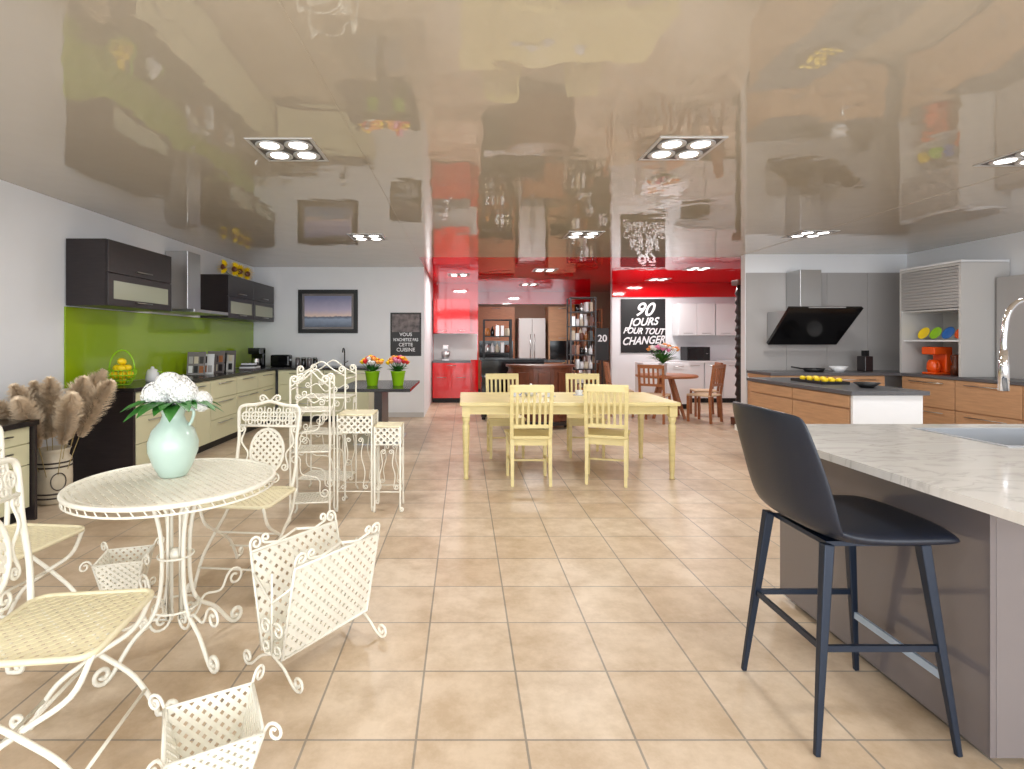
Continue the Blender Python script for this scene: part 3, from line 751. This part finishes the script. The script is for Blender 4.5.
for i,(a,tilt) in enumerate(specp):
    loc=(cxp+.05*math.cos(a),cyp+.05*math.sin(a),.06)
    r=Matrix.Rotation(a,3,'Z')@Matrix.Rotation(tilt-.06,3,'Y')
    sc=random.uniform(.90,1.06)
    if i==0: pg.location=loc; pg.rotation_euler=r.to_euler()
    else: clone(pg,loc,rot3=r.to_euler(),scale=sc)
# ---------------- counter items left
def bouquet(name,label,loc,cols,rad=.13,n=16,hgt=.1,fr=.035,leafn=18):
    o=thing(name,label,'flower',loc)
    m=MB()
    for i in range(leafn):
        a=i*2.4; m.leaf((0,0,0),(math.cos(a),math.sin(a),.5+random.random()),rad*1.35,.045,0,.3)
    m.tube([(0,0,-.08),(0,0,.03)],.01,6); m.obj('foliage',leafm,o)
    for i in range(n):
        a=i*2.4; r=rad*math.sqrt((i+.5)/n); z=hgt+.09*(1-r/rad)+random.uniform(-.02,.02)
        c=Vector((r*math.cos(a),r*math.sin(a),z)); q=MB()
        q.ball(c,fr*.6,n=8,m=5)
        for ring,(k,rr,zz) in enumerate(((5,.75,.5),(6,1,.2))):
            for j in range(k):
                b=j*2*pi/k+ring; d=Vector((math.cos(b),math.sin(b),0)); s=Vector((-d.y,d.x,0))
                q.add([c-Vector((0,0,fr*.5)),c+d*fr*rr*.7+s*fr*.45,c+d*fr*rr+Vector((0,0,fr*zz)),c+d*fr*rr*.7-s*fr*.45],[(0,1,2,3)])
        q.tube([c-Vector((0,0,fr*.4)),(0,0,-.02)],.003,4,mi=1)
        q.obj('flower_head',[cols[i%len(cols)],leafm],o)
    return o
def pot(label,loc,r,h,m,name='flower_pot'):
    o=thing(name,label,'flower pot',loc)
    MB().lathe([(r*.7,0),(r*.72,.005),(r,h-.015),(r*1.06,h-.012),(r*1.06,h),(r*.95,h),(r*.9,h-.03),(.001,h-.03)],n=24).obj('body',m,o)
    return o
for dx,cols in ((-.19,[rose,lemon,peach,petal]),(.15,[peach,lemon,rose,pink])):
    x=-1.02+dx; y=7.0
    pot('lime green ceramic pot holding roses on black table',(x,y,.75),.095,.19,lime)
    bouquet('rose_bouquet','mixed red and peach roses in lime pot',(x,y,.75+.17),cols,.14,28,.13,.045,26)
# lemon display
o=thing('lemon_basket','lime green wire basket with lemons on black worktop','basket',(-3.42,5.3,.9))
mm=MB()
bk_=((.07,.006),(.10,.05),(.12,.10),(.128,.15))
for r_,z_ in bk_: mm.tube([(r_*math.cos(t*pi/14),r_*math.sin(t*pi/14),z_) for t in range(28)],.0045,6,closed=True)
for k in range(20):
    a=k*pi/10; mm.tube([(0,0,.006)]+[(r_*math.cos(a),r_*math.sin(a),z_) for r_,z_ in bk_],.0035,5)
mm.obj('body',lime,o)
MB().tube([(.128*math.cos(t*pi/12),0,.15+.2*math.sin(t*pi/12)) for t in range(13)],.007,6).obj('handle',lime,o)
lm=None
lps=[(0,0,.045)]+[(.07*math.cos(k*pi/3),.07*math.sin(k*pi/3),.10) for k in range(6)]+[(.045*math.cos(k*pi/2+.4),.045*math.sin(k*pi/2+.4),.17) for k in range(4)]+[(0,0,.235)]
for i,(px_,py_,pz_) in enumerate(lps):
    p=(-3.42+px_,5.3+py_,.9+pz_)
    if lm is None:
        lm=MB().lathe([(.001,-.048),(.01,-.042),(.028,-.028),(.036,0),(.028,.028),(.01,.042),(.001,.048)],n=14).obj('lemon',lemon,loc=p,label='bright yellow lemon in lime basket',cat='fruit',group='lemons in the lime basket'); lm.rotation_euler=(1.2,0,0)
    else: clone(lm,p,rot3=(1.3,.3,i*1.1))
o=thing('kettle','small white kettle with lime handle on worktop','kettle',(-3.38,5.75,.9))
MB().lathe([(.06,0),(.07,.02),(.06,.1),(.045,.13),(.02,.14),(.015,.16),(.001,.165)]).obj('body',wht,o)
MB().tube(cat([(.05,0,.11),(.1,0,.1),(.1,0,.05),(.065,0,.03)],4),.006).obj('handle',lime,o)
# sample display rack: boards with printed sample squares
for i in range(7):
    y=6.75+i*.15
    dm=[mgrey,paper,dgrey,mgrey,black,lgrey,dgrey][i]
    T_=Matrix.Rotation(.12,4,'Z')@Matrix.Rotation(-.15,4,'X')
    hh=.30-.03*(i%3)
    q=MB(T_).box(-.11,.11,0,.012,.002,hh).obj('sample_board',dm,loc=(-3.42+.04*(i%2),y,.9),label='upright %s catalogue board standing on black worktop'%['grey','white','dark grey','grey','black','pale grey','dark grey'][i],cat='sample board',group='display boards on the worktop')
    for r_ in range(2):
        for c_ in range(3):
            MB(T_).box(-.09+c_*.065,-.04+c_*.065,-.002,-.0002,.03+r_*.12,.12+r_*.12).obj('sample_square',[paper,black,oak,grey,stone,wenge][(i+r_*3+c_)%6],q)
for i in range(4):
    MB().box(-.11,.11,-.15,.15,0,.025).obj('catalogue',[dgrey,paper,black,mgrey][i],loc=(-3.25,8.05,.9005+i*.026),rot=.1*i,label='flat %s catalogue stacked on black worktop'%['dark grey','white','black','grey'][i],cat='catalogue',group='catalogues stacked on the worktop')
o=thing('toaster','dark two slot toaster on black worktop','toaster',(-3.1,9.0,.9))
MB().box(-.16,.16,-.09,.09,.0,.2).obj('body',blackg,o,bev=.025,seg=3); MB().box(-.12,.12,-.045,-.02,.199,.203).obj('slot',steel,o); MB().box(-.12,.12,.02,.045,.199,.203).obj('slot',steel,o); MB().box(.16,.175,-.02,.02,.1,.13).obj('lever',steel,o)
o=thing('coffee_machine','black and steel coffee machine in worktop corner','coffee machine',(-3.42,8.75,.9))
MB().box(-.1,.1,-.12,.12,0,.03).box(-.1,.1,.02,.12,.03,.3).box(-.1,.1,-.12,.12,.22,.32).obj('body',blackg,o,bev=.008); MB().lathe([(.05,.03),(.06,.06),(.05,.14),(.045,.15)],(0,-.04,0)).obj('jug',steel,o)
for i in range(4):
    x=-2.86+i*.1
    o=thing('storage_jar','dark glass storage jar with steel lid','jar',(x,9.12,.9),group='storage jars on the back worktop')
    MB().lathe([(.038,0),(.04,.01),(.04,.12),(.035,.13)],n=16).obj('body',blackg if i%2 else dgrey,o); MB().lathe([(.037,.13),(.037,.15),(.01,.155),(.001,.16)],n=16).obj('lid',steel,o)
o=thing('kitchen_faucet','dark curved mixer faucet on back worktop','faucet',(-2.05,9.1,.9))
MB().tube(cat([(0,0,0),(0,0,.22),(0,-.04,.3),(0,-.12,.3),(0,-.15,.24)],5),.011,10).obj('spout',blackg,o); MB().tube([(.01,0,.06),(.06,0,.09)],.006).obj('lever',blackg,o)
for i,(y,x) in enumerate(((7.55,-3.40),(7.8,-3.36),(8.05,-3.40),(8.35,-3.42))):
    o=thing('sunflower','yellow artificial sunflower lying on dark wall cabinet','flower',(x,y,2.275),.3*(i-1),group='sunflowers on the wall cabinet')
    MB().tube(cat([(0,.16,.006),(0,.05,.03),(0,-.02,.09)],4),.005,6).obj('stem',leafm,o)
    m=MB(); c=Vector((0,-.03,.11))
    for k in range(20):
        a=k*2*pi/20; m.leaf(c,(math.cos(a),-.35,math.sin(a)),.115,.038,0,0)
    m.obj('petal_ring',lemon,o); MB().ball((0,-.045,.11),(.045,.02,.045)).obj('centre',brown,o)
o=thing('framed_picture','dark framed seascape at dusk on white wall','picture',(-2.38,9.287,1.85))
a,b=.52,.38; m=MB(); m.box(-a,a,-.03,.012,b-.07,b).box(-a,a,-.03,.012,-b,-b+.07).box(-a,-a+.07,-.03,.012,-b+.07,b-.07).box(a-.07,a,-.03,.012,-b+.07,b-.07); m.obj('frame',black,o,bev=.004)
MB().box(-a+.07,a-.07,-.01,.01,-b+.07,b-.07).obj('mount',mgrey,o); MB().box(-a+.11,a-.11,-.014,-.0105,-b+.11,b-.11).obj('print',sea,o)
o=thing('poster','dark photo poster with white French lettering on white wall','poster',(-1.02,9.294,1.45))
MB().box(-.27,.27,-.005,.005,-.38,.38).obj('sheet',mat('poster_charcoal',(34,32,33),.5,var=.3,scale=6),o)
MB().box(-.24,.24,-.007,-.0055,.04,.35).obj('photo_print',mat('poster_photo',(105,95,95),.5,var=.7,scale=11),o)
for i,(t,s,sx) in enumerate((("VOUS",.085,1),("N'ACHETEZ PAS",.075,.8),("CETTE",.085,1),("CUISINE",.09,1))):
    text(t,s,(0,-.008,-.03-i*.09),o,wht,sx=sx,bold=.001)
# ---------------- back room
cabinet('wall_cabinet','glossy red lacquer wall cabinet',(-.27,11.8,0),0,.8,.35,1.5,2.25,[(-.4,0,1.5,2.25,'d'),(0,.4,1.5,2.25,'d')],red,red,plinth=0,hpos='bot')
cabinet('base_cabinet','glossy red lacquer base cabinet under dark worktop',(-.27,11.68,0),0,.82,.58,0,.86,[(-.41,0,.1,.6,'d'),(0,.41,.1,.6,'d'),(-.41,.41,.6,.855,'r')],red,red)
MB().box(-.69,.15,11.38,12,.861,.9).obj('kitchen_worktop',greytop,label='grey worktop on red lacquer base cabinet',cat='worktop')
MB().box(-.69,.3,11.985,11.998,.901,1.49).obj('splashback',lgrey,label='pale grey splashback between red cabinets',cat='splashback')
o=thing('stand_mixer','white food mixer on grey worktop','mixer',(-.4,11.6,.9))
MB().box(-.08,.08,-.15,.12,0,.03).box(-.05,.05,.04,.12,.03,.25).box(-.06,.06,-.16,.13,.25,.34).obj('body',wht,o,bev=.02,seg=3); MB().lathe([(.05,.03),(.09,.1),(.1,.2)],(0,-.07,0)).obj('bowl',steel,o)
def rackshelf(label,loc,w,d,h,n,m,rot=0):
    o=thing('shelving_unit',label,'shelf',loc,rot)
    for sx in (-1,1):
        for sy in (-1,1): MB().cbox((sx*(w/2-.015),sy*(d/2-.015),h/2),(.03,.03,h)).obj('post',m,o)
    for i in range(n): MB().box(-w/2+.03,w/2-.03,-d/2,d/2,.12+i*(h-.14)/(n-1),.14+i*(h-.14)/(n-1)).obj('shelf',m,o)
    return o
rackshelf('black open shelving unit with jars and bottles',(.65,10.4,0),.55,.35,1.75,6,black)
rackshelf('dark brown open display shelving unit',(2.5,11.3,0),.55,.4,2.25,8,wenge)
rackshelf('oak open display shelving unit with jars',(3.02,12.9,0),.6,.4,2.1,7,oak)
bot=MB().lathe([(.035,0),(.04,.01),(.04,.11),(.015,.15),(.013,.18),(.016,.185),(.001,.186)],n=12)
jar=MB().lathe([(.045,0),(.05,.01),(.05,.12),(.042,.13),(.044,.15),(.001,.152)],n=12)
bookm=MB().box(-.03,.03,-.09,.09,0,.2)
k=0
bm=[amber,wht,brown,steel,paper,blackg,stone]
for (bx,by,h,n,wd) in ((.65,10.4,1.75,6,.55),(2.5,11.3,2.25,8,.55),(3.02,12.9,2.1,7,.6)):
    for i in range(n-1):
        for j in range(5):
            z=.141+i*(h-.14)/(n-1); k+=1
            t_,nm_,lb_=((bot,'bottle','small amber or white bottle standing on shelf'),(jar,'jar','squat lidded jar standing on display shelf'),(bookm,'book','upright cookbook standing on display shelf'))[(k*7//3)%3]
            t_.obj(nm_,bm[(k*5)%7],loc=(bx-.19+j*.095,by-.03,z),label=lb_,cat=nm_,group=nm_+'s on the display shelves')
o=thing('refrigerator','tall silver double door refrigerator','refrigerator',(1.72,13.7,0))
MB().box(-.34,.34,-.3,.35,.0,1.9).obj('body',lgrey,o)
for s in (-1,1):
    q=MB().box(min(0,s*.335)+.003,max(0,s*.335)-.003,-.34,-.302,.05,1.88).obj('door',lgrey,o,bev=.006)
    MB().tube([(s*.05,-.38,.7),(s*.05,-.38,1.5)],.012).obj('handle',steel,q)
cabinet('tall_cabinet','oak tall kitchen cabinet with dark oven',(2.5,13.8,0),0,.7,.55,0,2.2,[(-.35,.35,.1,.8,'d'),(-.35,.35,1.45,2.2,'d'),(-.35,.35,.8,1.45,'o')],woodk,woodk)
cabinet('tall_cabinet','oak tall kitchen cabinet with built in oven',(.82,13.8,0),0,.95,.55,0,2.2,[(-.47,.47,.1,.8,'d'),(-.47,.47,1.45,2.2,'d'),(-.47,.47,.8,1.45,'o')],oak,oak)
o=thing('sideboard','curved polished dark wood sideboard behind the yellow table','sideboard',(1.2,8.3,0))
def dem(w,d,n=20): return [(w*math.cos(pi+pi*i/n),d*math.sin(pi+pi*i/n)) for i in range(n+1)]+[(w,.1),(-w,.1)]
MB().prism(dem(.5,.36),.12,.93).obj('body',brown,o,bev=.004); MB().prism(dem(.54,.4),.931,.97).obj('top',brown,o,bev=.006); MB().prism(dem(.52,.38),.06,.119).obj('plinth',wenge,o)
for k in range(5):
    a=pi+pi*(k+.5)/5
    ca_,sa_=math.cos(a),math.sin(a); T_=Matrix.Translation((.5*ca_*1.0,.36*sa_*1.0,0))@Matrix.Rotation(math.atan2(sa_/.36,ca_/.5)+pi/2,4,'Z')
    MB(T_).box(-.09,.09,-.018,.012,.2,.86).obj('door',brown,o,bev=.004)
for sx in (-1,0,1): MB().lathe([(.02,0),(.035,.03),(.03,.06)],(sx*.38,-.05 if sx else -.28,0),12).obj('foot',wenge,o)
o=thing('upright_piano','black upright cabinet piano','piano',(.85,9.3,0))
MB().box(-.55,.55,-.05,.3,.0,1.0).box(-.55,.55,-.35,-.05,.62,.72).box(-.55,-.49,-.33,-.27,0,.62).box(.49,.55,-.33,-.27,0,.62).obj('body',blackg,o,bev=.008); MB().box(-.5,.5,-.33,-.1,.721,.735).obj('keyboard',wht,o); MB().box(-.58,.58,-.08,.33,1.0,1.03).obj('lid',blackg,o)
cabinet('island_cabinet','oak display kitchen island in the rear showroom',(1.7,11.6,0),0,.8,.6,0,.88,[(-.4,0,.1,.87,'d'),(0,.4,.1,.87,'d')],oak,oak)
MB().box(1.25,2.15,11.26,11.94,.881,.92).obj('island_worktop',worktop,label='dark worktop on oak display island',cat='worktop')
o=thing('dining_table','round warm oak dining table with flowers','table',(3.55,9.3,0))
MB().lathe([(.5,.70),(.52,.71),(.52,.735),(.5,.745),(.001,.745)],n=40).obj('table_top',oak,o)
for i in range(4):
    a=i*pi/2+.6; MB().beam((.1*math.cos(a),.1*math.sin(a),.7),(.36*math.cos(a),.36*math.sin(a),0),.06,.06,.04,.04).obj('leg',oak,o)
def wchair():
    o=thing('dining_chair','brown oak dining chair with upright slatted back','chair',group='brown oak chairs at the round table')
    MB().box(-.21,.21,-.2,.2,.43,.46).obj('seat',mat('beige_fabric',(205,180,150),.9),o,bev=.01)
    for sx in (-1,1):
        MB().beam((sx*.19,-.18,0),(sx*.19,-.18,.43),.035,.035).obj('leg',oak,o); MB().beam((sx*.19,.2,0),(sx*.19,.18,.43),.035,.035).obj('leg',oak,o)
    b=MB()
    for sx in (-1,1): b.beam((sx*.19,.18,.43),(sx*.19,.25,.95),.035,.035)
    b.beam((-.19,.245,.92),(.19,.245,.92),.06,.025); b.beam((-.19,.21,.62),(.19,.21,.62),.04,.02)
    for i in range(4): b.beam((-.11+i*.073,.21,.62),(-.11+i*.073,.245,.9),.03,.012)
    b.obj('backrest',oak,o); return o
wc=wchair(); wc.location=(3.15,8.75,0); wc.rotation_euler=(0,0,pi-.6)
clone(wc,(3.98,8.78,0),pi+.7); clone(wc,(4.3,9.5,0),-pi/2-.2); clone(wc,(2.8,9.5,0),pi/2-.1)
pot('clear glass vase on round oak table',(3.45,9.2,.746),.07,.2,lgrey,'flower_vase')
bouquet('flower_bouquet','pink and white flower bouquet in vase on oak table',(3.45,9.2,.95),[pink,petal,peach,petal],.26,38,.24,.05,34)
for i in range(2):
    cabinet('base_cabinet','white base cabinet along the rear white wall',(4.75+i*.82,11.68,0),0,.8,.58,0,.86,[(-.4,0,.1,.855,'d'),(0,.4,.1,.855,'d')],wht,wht)
    cabinet('wall_cabinet','white wall cabinet on rear white wall',(5.1+i*.82,11.8,0),0,.8,.35,1.45,2.15,[(-.4,0,1.45,2.15,'d'),(0,.4,1.45,2.15,'d')],wht,wht,plinth=0,hpos='bot')
MB().box(4.34,5.99,11.36,12,.861,.9).obj('kitchen_worktop',wht,label='white worktop on white base cabinets',cat='worktop')
o=thing('microwave','black microwave oven on white worktop','microwave',(5.1,11.7,.9)); MB().box(-.25,.25,-.18,.18,.0,.3).obj('body',black,o,bev=.005); MB().box(-.23,.1,-.19,-.181,.04,.27).obj('door',blackg,o); MB().lathe([(.02,0),(.018,.01)],(.18,-.19,.15),12).obj('knob',steel,o)
cabinet('low_cabinet','white display counter beside the oak table',(3.95,10.6,0),0,.9,.5,0,.9,[(-.45,0,.1,.88,'d'),(0,.45,.1,.88,'d')],wht,wht)
o=thing('poster','tall black poster with white number ninety lettering','poster',(4.05,11.988,1.66))
MB().box(-.5,.5,-.01,.01,-.60,.62).obj('sheet',black,o)
for t,s,z,sx,rz in (("90",.42,.24,1,.0),("JOURS",.24,.02,.95,.05),("POUR TOUT",.19,-.17,.85,-.03),("CHANGER",.24,-.40,.85,.05)): text(t,s,(0,-.013,z),o,wht,shear=.4,sx=sx,rot=(pi/2,-rz,0),bold=.006)
o=thing('poster','narrow framed dark poster reading twenty on a stand','poster',(2.92,11.2,0))
MB().box(-.14,.14,-.01,.01,.92,1.6).obj('sheet',black,o); text("20",.2,(0,-.013,1.32),o,wht,bold=.004); MB().box(-.012,.012,.0105,.022,.01,1.4).obj('stand',black,o); MB().box(-.12,.12,-.12,.12,0,.015).obj('foot',black,o)
o=thing('carved_column','tall dark carved wooden column beside the partition','column',(4.40,8.4,0))
MB().box(-.12,.12,-.12,.12,0,.12).obj('base',brown,o,bev=.01)
pr=[(.09,.12)]
for i in range(14): pr+= [(.075,.16+i*.145),(.1,.2+i*.145),(.085,.25+i*.145)]
pr.append((.06,2.22)); MB().lathe(pr,n=16).obj('shaft',wenge,o); MB().box(-.11,.11,-.11,.11,2.22,2.3).obj('capital',brown,o,bev=.01)
# ---------------- items on right kitchen
o=thing('serving_tray','dark tray with yellow snacks on grey worktop','tray',(3.75,5.6,.9)); MB().box(-.13,.13,-.25,.25,0,.012).obj('base',black,o); MB().box(-.14,-.13,-.26,.26,0,.03).box(.13,.14,-.26,.26,0,.03).box(-.13,.13,-.26,-.25,0,.03).box(-.13,.13,.25,.26,0,.03).obj('rim',black,o)
fr=None
for i in range(12):
    p=(3.68+(i%3)*.07,5.4+(i//3)*.12,.913+.025)
    if not fr: fr=MB().lathe([(.015,-.025),(.025,-.01),(.03,.01),(.02,.022),(.001,.025)],n=12).obj('pastry',lemon,loc=p,label='small yellow pastry on dark tray',cat='food',group='pastries on the tray')
    else:
        c=clone(fr,p,i)
def bowl(label,loc,r,h,m,grp=None):
    o=MB().lathe([(r*.45,0),(r*.5,.004),(r,h),(r*.94,h),(r*.45,.012),(.001,.01)],n=24).obj('bowl',m,loc=loc,label=label,cat='bowl')
    return o
bowl('dark shallow bowl on grey island worktop',(3.8,5.0,.9),.11,.05,black)
bowl('white bowl on side worktop',(5.3,7.5,.9),.12,.08,wht)
o=thing('frying_pan','black frying pan on grey worktop','pan',(4.95,7.5,.9)); MB().lathe([(.11,0),(.14,.05),(.135,.05),(.105,.006),(.001,.005)]).obj('body',black,o); MB().tube([(-.13,0,.04),(-.32,0,.07)],.01).obj('handle',black,o)
o=thing('coffee_maker','bright orange filter coffee maker in open niche','coffee maker',(6.2,6.95,.9),-pi/2,)
MB().box(-.1,.1,-.12,.12,0,.03).box(-.1,.1,.03,.12,.03,.3).box(-.1,.1,-.12,.12,.26,.36).obj('body',orange,o,bev=.015,seg=3); MB().lathe([(.06,.03),(.075,.08),(.07,.15),(.05,.19)],(0,-.04,0)).obj('jug',orange,o)
MB().tube(cat([(.06,-.06,.17),(.12,-.08,.15),(.12,-.08,.08),(.07,-.06,.07)],4),.008).obj('handle',orange,o)
o=thing('coffee_grinder','dark coffee grinder beside orange coffee maker','grinder',(6.2,6.68,.9)); MB().lathe([(.05,0),(.05,.12),(.035,.14),(.055,.24),(.05,.26),(.001,.27)]).obj('body',brown,o); MB().tube([(0,0,.26),(0,0,.3),(.08,0,.3)],.005).obj('crank',steel,o)
for i,mm in enumerate((lemon,lime,blue,orange)):
    y=7.13-i*.18
    MB(Matrix.Rotation(-1.15,4,'Y')).lathe([(.05,0),(.085,.018),(.08,.02),(.05,.006),(.001,.005)],n=24).obj('plate',mm,loc=(6.2,y,1.355+.08),label='%s plate standing on niche shelf'%['yellow','lime green','blue','orange'][i],cat='plate',group='coloured plates on the niche shelf')
o=thing('knife_block','dark wooden block on side worktop','knife block',(5.75,7.6,.9)); MB().box(-.06,.06,-.08,.08,0,.22).obj('body',wenge,o,bev=.01)
for i in range(4): MB().box(-.045+i*.025,-.03+i*.025,-.02,.01,.22,.3).obj('knife_handle',black,o)
# ---------------- world, lights, camera
w=bpy.data.worlds.new('World'); S.world=w; w.use_nodes=True
bg=w.node_tree.nodes['Background']; bg.inputs[0].default_value=(.89,.94,1,1); bg.inputs[1].default_value=1.8
def area(loc,rot,sx,sy,e,col):
    l=bpy.data.lights.new('window_light','AREA'); l.shape='RECTANGLE'; l.size=sx; l.size_y=sy; l.energy=e; l.color=col
    q=bpy.data.objects.new('window_light',l); COL.objects.link(q); q.location=loc; q.rotation_euler=rot; return q
area((1.4,-3.3,1.4),(pi/2,0,0),9,2.3,380,(.9,.95,1))
cam=bpy.data.cameras.new('cam'); co=bpy.data.objects.new('camera',cam); COL.objects.link(co)
co.location=(0,0,H); co.rotation_euler=(pi/2,0,0); cam.sensor_width=36; cam.lens=F/1024*36; cam.shift_x=48/1024; cam.shift_y=-44.5/1024; cam.clip_start=.05
S.camera=co
S.view_settings.view_transform='Standard'; S.view_settings.look='None'
